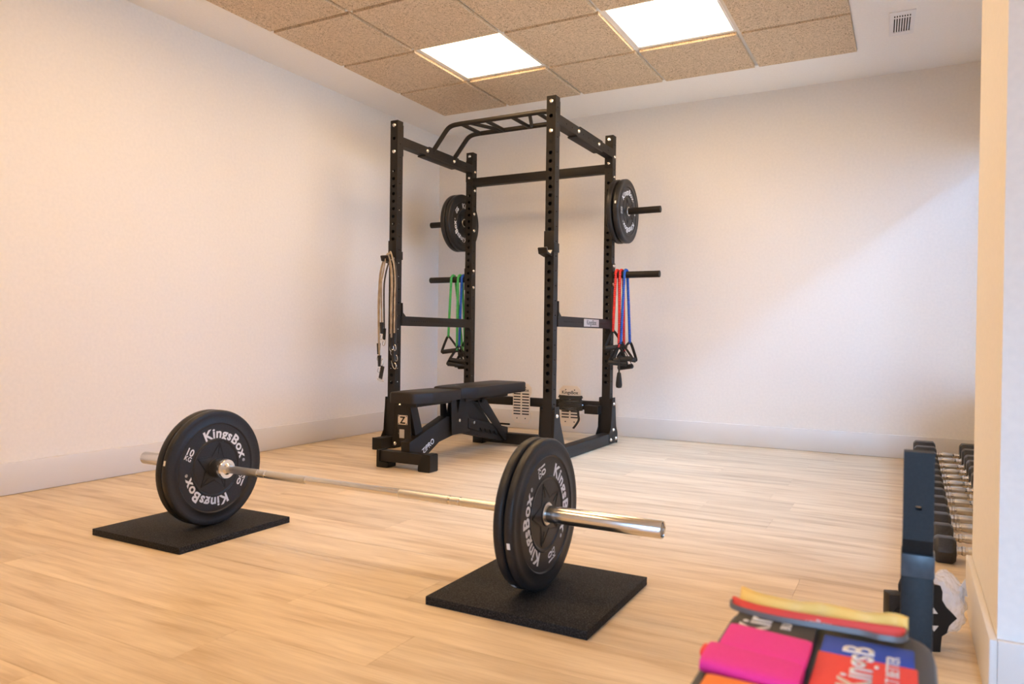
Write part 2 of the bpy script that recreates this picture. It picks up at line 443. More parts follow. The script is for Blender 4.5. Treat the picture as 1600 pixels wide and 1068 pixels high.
for i in range(5):
    for j in range(NR):
        a = GX + G * i + .0135 if i else X0 + .002; b_ = GX + G * (i + 1) - .0135 if i < 4 else X1 - .004
        c1 = GY - G * j - .0135 if j else Y1 - .001; c0 = GY - G * (j + 1) + .0135 if j < NR - 1 else Y0 + .001
        cx, cy = (a + b_) / 2, (c0 + c1) / 2
        if (i, j) in LIGHTS:
            lab = {(1, 1): 'square glowing LED panel in the ceiling, left one of two above the power rack',
                   (3, 1): 'square glowing LED panel in the ceiling, the right one nearer the air vent'}.get((i, j), 'square glowing LED ceiling panel behind the camera')
            t = thing('ceiling_light', lab, 'ceiling light', (cx, cy, H + .001), group='ceiling light panels')
            w2 = G / 2 - .012
            bm = bmesh.new()
            box(bm, (-w2, -w2, 0), (-w2 + .012, w2, .02)); box(bm, (w2 - .012, -w2, 0), (w2, w2, .02))
            box(bm, (-w2 + .012, -w2, 0), (w2 - .012, -w2 + .012, .02)); box(bm, (-w2 + .012, w2 - .012, 0), (w2 - .012, w2, .02))
            mesh_obj('light_frame', bm, WHITEP, t)
            box_obj('diffuser', (-w2 + .012, -w2 + .012, .002), (w2 - .012, w2 - .012, .012), LED, t)
            continue
        k = (round(b_ - a, 4), round(c1 - c0, 4))
        if k not in tmesh:
            bm = bmesh.new(); box(bm, (-(b_ - a) / 2, -(c1 - c0) / 2, 0), ((b_ - a) / 2, (c1 - c0) / 2, .022), .002)
            me = bpy.data.meshes.new('ceiling_tile'); bm.to_mesh(me); bm.free(); me.materials.append(TILE); tmesh[k] = me
        o = bpy.data.objects.new('ceiling_tile', tmesh[k]); link(o, ce); o.location = (cx, cy, H - .014)
# air vent
v = thing('air_vent', 'small white slotted air vent set in the plain ceiling border', 'air vent', (3.588, -.84, H), (0, 0, R(2)))
vw, vl = .062, .165
bm = bmesh.new(); box(bm, (-vw, -vl, -.006), (vw, -vl + .045, 0)); box(bm, (-vw, vl - .045, -.006), (vw, vl, 0))
box(bm, (-vw, -vl + .045, -.006), (-vw + .022, vl - .045, 0)); box(bm, (vw - .022, -vl + .045, -.006), (vw, vl - .045, 0))
mesh_obj('vent_frame', bm, WHITEP, v)
sw = (2 * vw - .044) / 13
for i in range(6):
    xx = -vw + .022 + sw * (2 * i + 1)
    box_obj('slat', (xx, -vl + .045, -.005), (xx + sw, vl - .045, -.001), WHITEP, v)
box_obj('cross_slat', (-vw + .022, -.085, -.002), (vw - .022, -.07, -.0015), WHITEP, v)
box_obj('vent_back', (-vw + .02, -vl + .04, -.0012), (vw - .02, vl - .04, -.0004), DARK, v)

# ------------------------------------------------------------------ mats
def floor_mat_thing(x0, y0, x1, y1, lab):
    t = box_obj('rubber_mat', (0, 0, 0), (x1 - x0, y1 - y0, .024), RUBM, None, .0015); t.location = (x0, y0, .0); tag(t, lab, 'mat', 'rubber mats under the barbell')
    return t
floor_mat_thing(.975, -3.715, 1.462, -3.205, 'square black rubber mat under the far left end of the barbell')
floor_mat_thing(2.452, -3.672, 2.945, -3.19, 'square black rubber mat under the near right end of the barbell')

# ------------------------------------------------------------------ weight plates
def plate_meshes():
    out = {}
    t = .5
    bm = bmesh.new()
    def prof(th, rr):
        h = th / 2
        f = [(.0255, -h + .002), (.0255, h - .002), (.034, h - .001), (.036, h - .004), (.060, h - .004), (.100, h - .005), (.104, h - .002), (.108, h - .002), (.111, h - .005),
             (.166, h - .005), (.170, h - .0015), (.174, h - .0015), (.178, h - .004), (rr - .020, h - .0035), (rr - .008, h - .0015), (rr - .003, h - .004), (rr, h - .009)]
        bck = [(r_, -z_) for r_, z_ in f[1:]][::-1]
        return f[1:] + bck
    return prof
prof = plate_meshes()
PM = {}
def plate_data(th, rr):
    key = (th, rr)
    if key in PM: return PM[key]
    bm = bmesh.new(); lathe(bm, prof(th, rr), 72, 'z', closed=True)
    body = mesh_obj('plate_body', bm, RUB, None, smooth=True)
    h = th / 2
    bm = bmesh.new(); sc = rr / .225
    lathe(bm, [(.0256, h - .006), (.0256, h + .0005), (.032, h + .0005), (.034, h - .002), (.034, h - .006)], 32, 'z', closed=True)
    ins = mesh_obj('steel_insert', bm, STEEL, None, smooth=True)
    bm = bmesh.new()
    for k in (0, 1):
        arc_text(bm, 'KingsBox', .053 * sc, .117 * sc, math.pi * k, h - .0042, bold=.030, sx=1.12, space=1.10)
        flat_text(bm, '10', .038 * sc, .011 * sc, .138 * sc, 1 - 2 * k, h - .0042, bold=.025)
        flat_text(bm, 'KG', .025 * sc, -.014 * sc, .138 * sc, 1 - 2 * k, h - .0042, bold=.02)
        arc_text(bm, '®', .016 * sc, .130 * sc, math.pi * k - R(57), h - .0042, bold=.01)
    let = mesh_obj('lettering', bm, WHITE, None)
    # raised outline star round the hub
    bm = bmesh.new()
    def seg(p, q, w=.0016):
        p, q = Vector(p), Vector(q); d = (q - p).normalized(); n_ = Vector((-d.y, d.x)) * w
        pts = [p + n_, p - n_, q - n_, q + n_]
        A = [bm.verts.new((a.x, a.y, h - .0048)) for a in pts]; B = [bm.verts.new((p.x + (a.x - p.x) * 1, a.y, h - .0028)) for a in pts]
        bm.faces.new(B)
        for i in range(4): bm.faces.new([A[i], A[(i + 1) % 4], B[(i + 1) % 4], B[i]])
    N = 5
    for k in range(N):
        a0 = R(90) + 2 * math.pi * k / N; a1 = a0 + math.pi / N; am = a0 - math.pi / N
        tip = (.094 * math.cos(a0), .094 * math.sin(a0)); inn = (.048 * math.cos(a1), .048 * math.sin(a1)); inm = (.048 * math.cos(am), .048 * math.sin(am))
        seg(tip, inn); seg(tip, inm); seg(tip, (.052 * math.cos(a0), .052 * math.sin(a0)), .001)
    star = mesh_obj('star_emboss', bm, BLACK2, None)
    bm = bmesh.new()
    box(bm, (rr - .001, -.009, -.004), (rr + .0008, .009, .006), .001)
    stick = mesh_obj('rim_sticker', bm, WHITEP, None, smooth=True)
    PM[key] = [o.data for o in (body, ins, let, star, stick)]
    for o in (body, ins, let, star, stick): COL.objects.unlink(o); bpy.data.objects.remove(o)
    return PM[key]
def plate(x, y, z, th, rr, spin, lab, group, sticker=None):
    t = thing('weight_plate', lab, 'weight plate', (x, y, z), (R(90), 0, R(90)), group)
    D = plate_data(th, rr)
    for nm, d in zip(('plate_body', 'steel_insert', 'lettering', 'star_emboss', 'rim_sticker'), D):
        if nm == 'rim_sticker' and sticker is None: continue
        o = bpy.data.objects.new(nm, d); link(o, t)
        o.rotation_euler = (0, 0, R(spin if nm != 'rim_sticker' else sticker))
    return t
BX, BY, BZ = 0, -3.445, .2445
gB = 'weight plates on the barbell'
RB = .2195; TB = .0325
plate(1.322 - TB * 1.5 - .001, BY, BZ, TB, RB, 40, 'outer of the two black bumper plates at the far left end of the barbell', gB)
plate(1.322 - TB / 2, BY, BZ, TB, RB, 62, 'inner black bumper plate reading 10 KG at the far left end of the barbell', gB, 168)
plate(2.725 - TB * 1.5 - .001, BY, BZ, TB, RB, 100, 'inner of the two black bumper plates at the near right end of the barbell', gB, 238)
plate(2.725 - TB / 2, BY, BZ, TB, RB, 16, 'outer black bumper plate with white letters at the near right end of the barbell', gB, 192)
# barbell
b = thing('barbell', 'long chrome barbell lying across two rubber mats with plates at both ends', 'barbell', (1.98, BY, BZ))
ox = 1.98
def bc(name, x0, x1, r, m, n=32, r1=None):
    return cyl_obj(name, (x0 - ox, 0, 0), (x1 - ox, 0, 0), r, m, b, n, r1)
def sleeve(xa, xb, s, col0, col1):
    bm = bmesh.new()
    # hollow tube end
    pr_ = [(.0, xb - s * .012), (.019, xb - s * .012), (.020, xb - s * .002), (.0235, xb), (.0248, xb - s * .002), (.0248, xa)]
    lathe(bm, [(r_, x_ - ox) for r_, x_ in pr_], 40, 'x'); mesh_obj('sleeve', bm, CHROME, b, smooth=True)
    bm = bmesh.new(); lathe(bm, [(r_, x_ - ox) for r_, x_ in ((.0248, xa), (.036, xa), (.038, xa - s * .004), (.038, xa - s * .050), (.035, xa - s * .056), (.022, xa - s * .056), (.0145, xa - s * .062))], 40, 'x')
    mesh_obj('collar', bm, CHROME, b, smooth=True)
    cyl_obj('end_cap', (xb - s * .0125 - ox, 0, 0), (xb - s * .0095 - ox, 0, 0), .016, STEEL, b, 24)
sleeve(1.324, .897, -1, 0, 0)
sleeve(2.655, 3.068, 1, 0, 0)
bc('bar_shaft', 1.384, 2.600, .0135, CHROME)
for a, c_ in ((1.384, 1.544), (1.590, 1.781), (2.189, 2.381), (2.428, 2.598)): bc('knurled_grip', a, c_, .01425, SATIN)
for a in (1.552, 1.578, 2.390, 2.418): bc('ring_mark', a, a + .004, .0144, STEEL)
bc('knurled_grip', 1.556, 1.577, .0142, SATIN); bc('knurled_grip', 2.394, 2.417, .0142, SATIN)

# ------------------------------------------------------------------ power rack
rack = thing('power_rack', 'tall black steel power rack standing in the far corner with perforated uprights', 'power rack', (1.17, -.905, 0))
RO = Vector((1.17, -.905, 0))
w = .060; HR = 2.195
XL, XRr, YF, YK = .5585, 1.7215, -1.4175, -.4525   # left/right upright x, front/back upright y
def rl(x, y, z): return (x - RO.x, y - RO.y, z)
holes = [z for z in [1.857 - .0507 * i for i in range(0, 29)]]
side = [2.13 - .0888 * i for i in range(24)]
up_me = None
ups = []
for (x, y) in ((XL, YF), (XRr, YF), (XRr, YK), (XL, YK)):
    if up_me is None:
        o = perf_tube('upright', HR, w, w, holes + [2.075], .0122, side, .0058, BLACK, rack); up_me = o
    else: o = dup(up_me, rack)
    o.location = rl(x, y, 0); ups.append(o)
# bolts
bm = bmesh.new(); lathe(bm, [(0.0001, .009), (.008, .0085), (.0125, .004), (.0145, 0), (0.0145, -.002)], 14, 'z')
bolt_o = mesh_obj('bolt', bm, BOLT, rack, smooth=True); first_bolt = [True]
def bolt(x, y, z, d, s=1.0):
    o = bolt_o if first_bolt[0] else dup(bolt_o, rack); first_bolt[0] = False
    o.location = rl(x, y, z); o.scale = (s, s, s)
    o.rotation_euler = {'-y': (R(90), 0, 0), '+x': (0, R(90), 0), '-x': (0, R(-90), 0), '+y': (R(-90), 0, 0)}[d]
for x in (XL, XRr):
    for z in (2.163, 1.987): bolt(x + w / 2, YF, z, '-y')
    for z in (2.165, 1.995): bolt(x + w / 2, YK, z, '-y')
# little star badge on the uprights
bm = bmesh.new()
pts = [((.014 if k % 2 == 0 else .006) * math.sin(math.pi * k / 5), (.014 if k % 2 == 0 else .006) * math.cos(math.pi * k / 5)) for k in range(10)]
prism(bm, pts, -.0015, 0, 'y'); st = mesh_obj('star_badge', bm, BLACK2, rack); st.location = rl(XRr + w / 2, YF, 1.925)
for x, y in ((XL, YF), (XRr, YK), (XL, YK)): dup(st, rack, location=rl(x + w / 2, y, 1.925))
# tubes between the uprights
def beam(name, lo, hi, bev=.003, m=BLACK): return box_obj(name, rl(*lo), rl(*hi), m, rack, bev)
for x in (XL, XRr):
    bm_z = (2.032, 2.094)
    Lb = (YK) - (YF + w)
    o = perf_tube('top_beam', Lb, .062, w, [], .005, [.10 + .0886 * i for i in range(9)], .0055, BLACK, rack)
    # local: x -> world z , y -> world x(neg) , z -> world y ; holes are in the local +-x... handled with rotation below
    o.rotation_euler = (R(-90), 0, 0)   # local z -> +y, local y -> -z
    o.location = rl(x, YF + w, bm_z[1])
    o.scale = (w / .062, 1, 1)
    beam('flange_plate', (x, YF + w, 1.965), (x + w, YF + w + .006, 2.172), .001)
    beam('flange_plate', (x, YK - .006, 1.965), (x + w, YK, 2.13), .001)
# cross beam at the back
beam('cross_beam', (XL + w, YK, 1.930), (XRr, YK + w, 1.992))
for x, d in ((XL + w, '+x'), (XRr + w, '+x')):
    for z in (2.045, 1.90): bolt(x, YK + w / 2 + .004, z, d, .85)
# base tubes along the floor
for x in (XL - .018, XRr + .003):
    beam('base_beam', (x, -1.545, .004), (x + .076, -.345, .078), .004)
    for yy in (-1.545, -.345): beam('end_cap', (x - .002, yy - (.006 if yy < -1 else 0), .0), (x + .078, yy + (.006 if yy > -1 else 0), .080), .003, BLACK2)
    xo = x + .0762
    for yy in (-1.02, -.93): bm = bmesh.new(); cyl(bm, rl(xo - .001, yy, .045), rl(xo + .0006, yy, .045), .0055, None, 12); mesh_obj('tube_hole', bm, DARK, rack)
# gusset plates on both sides of each upright foot
for x0 in (XL, XRr):
    for xs_, face in ((x0 + w + .0165, '+x'), (x0 - .0205, '-x')):
        for y0, s in ((YF, -1), (YK, 1)):
            yc = y0 + w / 2
            # s=-1: front upright, plate spreads towards the rack inside
            prof_ = [(yc - .03, .33), (yc + .03, .33), (yc + .032, .29), (yc + .055, .12), (yc + .085, .075), (yc + .085, .012), (yc - .085, .012), (yc - .085, .075), (yc - .045, .12), (yc - .032, .29)]
            if s < 0: prof_ = [(yc - .03, .34), (yc + .03, .34), (yc + .05, .24), (yc + .12, .10), (yc + .13, .04), (yc + .13, .012), (yc - .075, .012), (yc - .075, .075), (yc - .045, .12), (yc - .032, .29)]
            q = [(a - RO.y, z) for a, z in prof_]
            prism_obj('gusset_plate', q, xs_ - RO.x, xs_ - RO.x + .004, 'x', BLACK, rack, .0008)
            # thin spacer so that the plate meets the upright
            if face == '+x':
                prism_obj('gusset_spacer', [(yc - .028 - RO.y, .32), (yc + .028 - RO.y, .32), (yc + .028 - RO.y, .082), (yc - .028 - RO.y, .082)], x0 + w - RO.x, xs_ - RO.x, 'x', BLACK, rack)
                hh_ = [(0, .285), (0, .10), (-.05 if s < 0 else .05, .035), (.075 if s < 0 else -.05, .035)]
                for dy, z in hh_: bolt(xs_ + .004, yc + dy, z, '+x', .95)
            else:
                prism_obj('gusset_spacer', [(yc - .028 - RO.y, .32), (yc + .028 - RO.y, .32), (yc + .028 - RO.y, .082), (yc - .028 - RO.y, .082)], xs_ + .004 - RO.x, x0 - RO.x, 'x', BLACK, rack)
# low crossmember at the back with its end box
beam('lower_cross_beam', (XL + w, YK + .004, .232), (XRr, YK + .054, .296))
beam('bracket_box', (1.618, YK - .075, .212), (1.722, YK + .003, .272), .004)
for xx in (1.12, 1.565): bolt(xx, YK + .004, .262, '-y')
# weight horns on the back uprights
for s, xa, xb in ((-1, XL, .212), (1, XRr + w, 2.125)):
    for z in (1.650, 1.203):
        cyl_obj('weight_horn', rl(xa, YK + w / 2, z), rl(xb, YK + w / 2, z), .0235, BLACK, rack, 24)
        beam('horn_plate', (min(xa, xa + s * .006), YK - .002, z - .085), (max(xa, xa + s * .006), YK + w + .002, z + .085), .001)
        xb_ = XL + w if s < 0 else XRr
        for dz in (-.065, .065):
            bolt(XL + w if s < 0 else XRr + w + .006, YK + w / 2, z + dz, '+x', .9)
cyl_obj('band_peg', rl(XRr + w, YK + w / 2, .694), rl(1.895, YK + w / 2, .694), .0095, BLACK, rack, 14)
# multi grip pull-up bar
pb = empty('pull_up_bar'); pb.parent = rack
for yb in (-.985, -.712):
    p = [rl(.600, yb, 2.075), rl(.700, yb, 2.195), rl(.735, yb, 2.232), rl(.775, yb, 2.248), rl(.83, yb, 2.252)]
    q = [(2 * (1.145 - RO.x) - a[0], a[1], a[2]) for a in p][::-1]
    path = [p[0]] + smooth_path(p[1:], 5) + smooth_path(q[:-1], 5) + [q[-1]]
    tube_obj('grip_rail', path, .0165, BLACK, pb, 16)
for xx in (.845, 1.043, 1.245, 1.445):
    cyl_obj('cross_grip', rl(xx, -.985, 2.250), rl(xx, -.712, 2.250), .0135, BLACK, pb, 14)
for xa, xb in ((.905, 1.025), (1.385, 1.265)):
    cyl_obj('cross_grip', rl(xa, -.985, 2.252), rl(xb, -.712, 2.252), .0125, BLACK, pb, 14)
for x in (XL, XRr):
    xo = x + w if x < 1 else x + w
    for yy in (-1.07, -.722):
        bolt(xo, yy, 2.066, '+x')
    beam('bar_mount', (x - .004, -1.10, 2.022), (x + w + .003, -.66, 2.032), .001)
    beam('bar_mount_top', (x - .004, -1.05, 2.094), (x + w + .003, -.66, 2.100), .001)

# safety arms (lift-off bars hooked between the uprights)
def safety(x, lab, plate_label):
    t = thing('safety_bar', lab, 'safety bar', (x, YF + w, .82))
    L_ = YK - .006 - (YF + w) + .03
    bm = bmesh.new()
    perforated(bm, (.004, .04, .065), (0, 0, -1), (0, 1, 0), .065, L_ - .05, [.05 + .027 * i for i in range(28)], .0042, .003)
    me_ = bmesh.ops.recalc_face_normals
    perforated(bm, (.0, .04, .0), (0, 0, 1), (0, 1, 0), .065, L_ - .05, [.05 + .027 * i for i in range(28)], .0042, .0)
    box(bm, (0, 0, 0), (.004, .0399, .065)); box(bm, (0, L_ - .0099, 0), (.004, L_ + .01, .065))
    o = mesh_obj('arm', bm, BLACK, t)
    o2 = o
    prism_obj('gusset', [(.004, .065), (.004, .155), (.012, .155), (.016, .09), (.045, .067), (.045, .065)], -.03, .004, 'x', BLACK, t)
    prism_obj('gusset', [(L_ - .026, 0), (L_ - .06, 0), (L_ - .035, -.022), (L_ - .028, -.085), (L_ - .026, -.085)], -.03, .004, 'x', BLACK, t)
    box_obj('hook_plate', (-.004, -.004, .0), (.004, .006, .065), BLACK2, t)
    if plate_label:
        box_obj('name_plate', (.0042, .40, .008), (.006, .66, .058), mat('brushed_label', (.62, .57, .54), .4, .5), t, .0006)
        text_obj('KingsBox', .047, BLACK2, t, (.0061, .53, .0205), (R(90), 0, R(90)), bold=.0, sx=.95)
    return t
safety(XRr + w + .0015, 'black perforated safety bar with a pale name plate on the right side of the rack', True)
safety(XL + w + .0015, 'black perforated safety bar on the left side of the rack, without a name plate', False)

# J-cups
def jcup(x, lab):
    t = thing('bar_hook', lab, 'bar hook', (x, YF, 1.235))
    box_obj('back_plate', (-.004, -.006, .0), (w + .002, -.0005, .155), BLACK, t, .001)
    box_obj('side_strap', (w + .0005, -.006, .030), (w + .0045, .066, .085), BLACK, t, .001)
    bm = bmesh.new(); prism(bm, [(-.006, .0), (-.078, .012), (-.090, .045), (-.084, .048), (-.070, .022), (-.030, .014), (-.006, .035)], -.004, w - .006, 'x', .001)
    mesh_obj('cradle', bm, BLACK, t, smooth=True)
    bm = bmesh.new(); prism(bm, [(-.008, .0365), (-.031, .0155), (-.069, .0235), (-.082, .0490), (-.080, .0500), (-.066, .0260), (-.030, .0180), (-.010, .0400)], -.003, w - .007, 'x')
    mesh_obj('liner', bm, mat('grey_liner', (.30, .28, .25), .35), t)
    return t
jcup(XRr, 'black steel bar hook empty on the front right upright of the rack')
jcup(XL, 'black steel bar hook on the front left upright with beige tubes hung over it')

# plates stored on the rack horns
gR = 'weight plates stored on the rack horns'
TH = .042
plate(.530 - TH * 1.5 - .002, YK + w / 2, 1.650, TH, .225, 40, 'outer of the two black plates on the upper left rack horn', gR)
plate(.530 - TH / 2, YK + w / 2, 1.650, TH, .225, 50, 'inner lettered black plate on the upper left rack horn beside the upright', gR)
plate(1.895 - TH * 1.5 - .008, YK + w / 2, 1.650, TH, .225, 40, 'inner black plate on the upper right rack horn next to the upright', gR)
plate(1.895 - TH / 2, YK + w / 2, 1.650, TH, .225, 95, 'outer lettered black plate on the upper right rack horn', gR, 172)

# foot plates hung on the low crossmember
def foot_plate(x, lab, wound):
    t = thing('foot_plate', lab, 'foot plate', (x, YK - .028, .108))
    W2, Hh = .085, .296
    pts = [(-W2 + .03, 0), (W2 - .03, 0), (W2 - .004, .035), (W2 - .004, .075), (W2 - .014, .085), (W2 - .014, .20), (W2, .225), (W2, .265), (W2 - .03, Hh), (-W2 + .03, Hh), (-W2, .265), (-W2, .225), (-W2 + .014, .20), (-W2 + .014, .085), (-W2 + .004, .075), (-W2 + .004, .035)]
    prism_obj('plate', pts, 0, .005, 'y', PLATEM, t)
    bm = bmesh.new()
    for i in range(8):
        for s in (-1, 1):
            z = .062 + .0215 * i
            box(bm, (s * .036 - .029, -.001, z), (s * .036 + .029, .0002, z + .009))
    for s in (-1, 1): box(bm, (s * .035 - .004, -.001, .030), (s * .035 + .004, .0002, .038)); box(bm, (s * .035 - .004, -.001, .262), (s * .035 + .004, .0002, .270))
    mesh_obj('slot', bm, DARK, t)
    text_obj('KingsBox', .034, BLACK2, t, (0, -.0006, .236), (R(90), 0, 0), thick=.0003)
    prism_obj('bracket', [(-.02, .11), (.02, .11), (.02, .18), (-.02, .18)], .005, .030, 'y', BLACK, t)
    if wound:
        bm = bmesh.new()
        for i in range(11):
            z = .222 - .0098 * i; x1 = W2 - .008 + .004 * math.sin(i * 2.1)
            path = smooth_path([(-x1, -.006, z), (0, -.009, z - .002 + .003 * math.sin(i)), (x1, -.006, z - .001), (x1 + .003, .0035, z), (x1, .012, z), (-x1, .012, z), (-x1 - .003, .0035, z)], 5, True)
            sweep(bm, path, circ(.0053, 6), True)
        path = smooth_path([(.066, -.005, .125), (.070, -.006, .085), (.073, -.005, .055), (.058, -.005, .025), (.030, -.004, -.012)], 6)
        sweep(bm, path, [(-.008, -.002), (.008, -.002), (.008, .002), (-.008, .002)], False)
        mesh_obj('wound_cord', bm, mat('black_cord', (.035, .030, .024), .7), t, smooth=True)
    return t
foot_plate(1.088, 'pale slotted foot plate behind the far end of the bench', False)
foot_plate(1.487, 'pale foot plate wound with black cord between the right uprights', True)

# ------------------------------------------------------------------ resistance bands hung on the rack
def coil_mat(name, c, c2):
    return noise_mat(name, c, c2, 500, .5, 0, stretch=(1, 1, 1))
GREEN = coil_mat('green_sleeve', (.02, .30, .06), (.12, .62, .18)); BLUE = coil_mat('blue_sleeve', (.004, .05, .34), (.01, .13, .55)); RED = coil_mat('red_sleeve', (.55, .012, .012), (.85, .05, .04))
GRIP = mat('black_foam_grip', (.014, .013, .013), .55); STRAP = mat('black_strap', (.02, .018, .017), .7)
def coil_tube(parent, path, m, r=.0098):
    P = resample(path, .003)
    tube_obj('tube', P, r, m, parent, 8, rad=lambda i: 1 + .17 * math.sin(i * .003 / .013 * 2 * math.pi))
def handle(parent, p, ang=0, tilt=0, wdt=.128, hgt=.112):
    """triangular strap from point p down to a foam grip"""
    h = empty('handle'); h.parent = parent; h.location = p; h.rotation_euler = (0, R(tilt), R(ang))
    sec = [(-.0022, -.011), (.0022, -.011), (.0022, .011), (-.0022, .011)]
    for s in (-1, 1):
        bm = bmesh.new(); sweep(bm, smooth_path([(0, 0, .004), (s * .016, 0, -.012), (s * wdt * .5, 0, -hgt + .01), (s * (wdt * .5 - .004), 0, -hgt)], 5), sec)
        mesh_obj('handle_strap', bm, STRAP, h)
    cyl_obj('grip', (-wdt * .5, 0, -hgt), (wdt * .5, 0, -hgt), .0175, GRIP, h, 16)
    return h
def rband(name_lab, x, ztop, y_c, zf, zb, m, xf=0, xb=0, h1=(0, 0), h2=(0, 0), r_h=.024):
    """tube folded over a horn: front strand ends at zf, back strand at zb"""
    t = thing('resistance_band', name_lab, 'resistance band', (x, y_c, ztop), group='resistance tubes with handles hung on the rack')
    rr = r_h + .0105
    p = [(xf, -rr - .004, zf - ztop), (xf * .4, -rr - .002, (zf - ztop) * .4), (0, -rr, -.03)]
    p = smooth_path(p, 6)[:-1]
    p += [Vector((0, -rr * math.cos(a), rr * math.sin(a) - .0)) for a in [math.pi * k / 10 for k in range(11)]]
    p += smooth_path([(0, rr, -.03), (xb * .4, rr + .002, (zb - ztop) * .4), (xb, rr + .004, zb - ztop)], 6)
    coil_tube(t, p, m)
    handle(t, (xf, -rr - .004, zf - ztop), *h1); handle(t, (xb, rr + .004, zb - ztop), *h2)
    return t
yc = YK + w / 2; zh = 1.203
rband('red resistance tube hung closest to the right rear upright', 1.816, zh, yc, .80, .70, RED, -.012, .01, (20, -6), (60, 5))
rband('red resistance tube between the other red tube and the blue one', 1.848, zh, yc, .69, .66, RED, .0, .012, (12, 4), (-25, -8))
rband('blue resistance tube outermost on the lower right horn', 1.880, zh, yc, .715, .72, BLUE, -.018, .022, (8, -9), (28, 10))
rband('green resistance tube outermost on the lower left horn', .432, zh, yc, .745, .63, GREEN, -.018, .07, (25, -8), (10, 0))
rband('green resistance tube beside the blue tube on the lower left horn', .496, zh, yc, .640, .62, GREEN, -.0, .03, (30, 4), (70, 0))
rband('blue resistance tube on the lower left horn next to the upright', .530, zh, yc, .67, .72, BLUE, -.012, .008, (15, 6), (5, 0))
# black pouch at the bottom of the right bundle
bm = bmesh.new(); prf = [(.004, .0), (.014, -.01), (.020, -.05), (.024, -.095), (.020, -.112), (.004, -.116)]; lathe(bm, prf, 14, 'z')
o = mesh_obj('strap_loop', bm, GRIP, None, smooth=True); o.location = (1.862, YK - .035, .520); o.scale = (1, .55, 1)
tag(o, 'small black grip dangling lowest under the red and blue tubes', 'grip')
box_obj('strap', (-.006, -.003, -.004), (.006, .003, .105), STRAP, o)

# beige tubes with clips over the left bar hook
BEIGE = noise_mat('beige_tube', (.30, .22, .14), (.52, .42, .29), 25, .45)
BROWN = noise_mat('dark_tube', (.055, .04, .03), (.09, .07, .05), 60, .5)
def hook_clip(parent, p, s=1, ang=0):
    pth = smooth_path([(0, 0, 0), (.010 * s, 0, -.012), (.009 * s, 0, -.036), (0, 0, -.044), (-.009 * s, 0, -.034), (-.006 * s, 0, -.012)], 5)
    o = tube_obj('snap_hook', pth, .0022, BOLT, parent, 6); o.location = p; o.rotation_euler = (0, R(ang), 0)
def cord(lab, xl, xr, zl, zr, m, y, arch, clip=True):
    t = thing('clip_tube', lab, 'resistance tube', (XL + .02, YF, 1.27), group='clip-on tubes over the left bar hook')
    ox_, oz = XL + .02, 1.27
    pts = [(xl, y, zl), (xl - .006, y, zl + .25), (xl + .004, y, oz - .12), (xl + .03, y, oz + .012 * arch - .035), (xl + .055, y, oz + .006 * arch + .004), (xr - .035, y, oz + .008 * arch + .006), (xr - .008, y, oz - .06), (xr + .002, y, oz - .16), (xr, y, zr + .22), (xr, y, zr)]
    P = smooth_path([(a - ox_, b_ - YF, c_ - oz) for a, b_, c_ in pts], 8)
    tube_obj('tube', P, .0055, m, t, 8)
    for e_, z_ in ((xl, zl), (xr, zr)):
        q = (e_ - ox_, y - YF, z_ - oz)
        cyl_obj('cuff', q, (q[0], q[1], q[2] - .075), .013, GRIP, t, 10, r1=.009)
        if clip: hook_clip(t, (q[0], q[1], q[2] - .072), 1, 8 if e_ == xl else -10)
    return t
cord('leftmost beige tube hung over the left bar hook', .520, .618, .70, .765, BEIGE, -1.470, 1)
cord('beige tube hung beside the leftmost one, ending lower', .538, .636, .62, .74, BEIGE, -1.484, 2)
cord('dark brown tube hung over the left bar hook behind the beige ones', .556, .652, .80, .70, BROWN, -1.458, 0)
cord('pale tube hung nearest the rack upright over the left bar hook',   .564, .668, .84, .77, BEIGE, -1.496, 3)
t = thing('ankle_strap', 'black strap with a silver D ring dangling lowest left of the rack upright', 'strap', (.553, -1.478, .545))
prism_obj('strap', [(-.022, -.075), (.004, -.083), (.022, .0), (-.004, .008)], -.004, .004, 'y', GRIP, t, .001)
tube_obj('strap_ring', smooth_path([(-.03, 0, -.082), (.01, 0, -.090), (.012, 0, -.098), (-.025, 0, -.092)], 5, True), .0022, BOLT, t, 6, True)
tube_obj('strap_ring', smooth_path([(.006, 0, .006), (.014, 0, .03), (.004, 0, .055), (-.002, 0, .03)], 5, True), .0022, BOLT, t, 6, True)
t = thing('snap_hook', 'silver snap hook dangling in front of the left front upright', 'hook', (.655, -1.484, .60))
cyl_obj('web_loop', (0, 0, .06), (0, 0, -.02), .012, GRIP, t, 10)
tube_obj('hook_wire', smooth_path([(-.018, 0, -.012), (-.002, 0, -.055), (.016, 0, -.065), (.024, 0, -.045), (.010, 0, -.026)], 6), .0028, BOLT, t, 8)

# ------------------------------------------------------------------ adjustable bench in the rack
bn = thing('weight_bench', 'black adjustable weight bench set flat with its seat end sticking out of the rack', 'bench', (1.15, -1.40, 0))
BO = Vector((1.15, -1.40))
def yz(pts): return [(a - BO.y, z) for a, z in pts]
def bx(x): return x - BO.x
def bprism(name, pts, x0, x1, m=BLACK, bev=.001, parent=None): return prism_obj(name, yz(pts), bx(x0), bx(x1), 'x', m, parent or bn, bev)
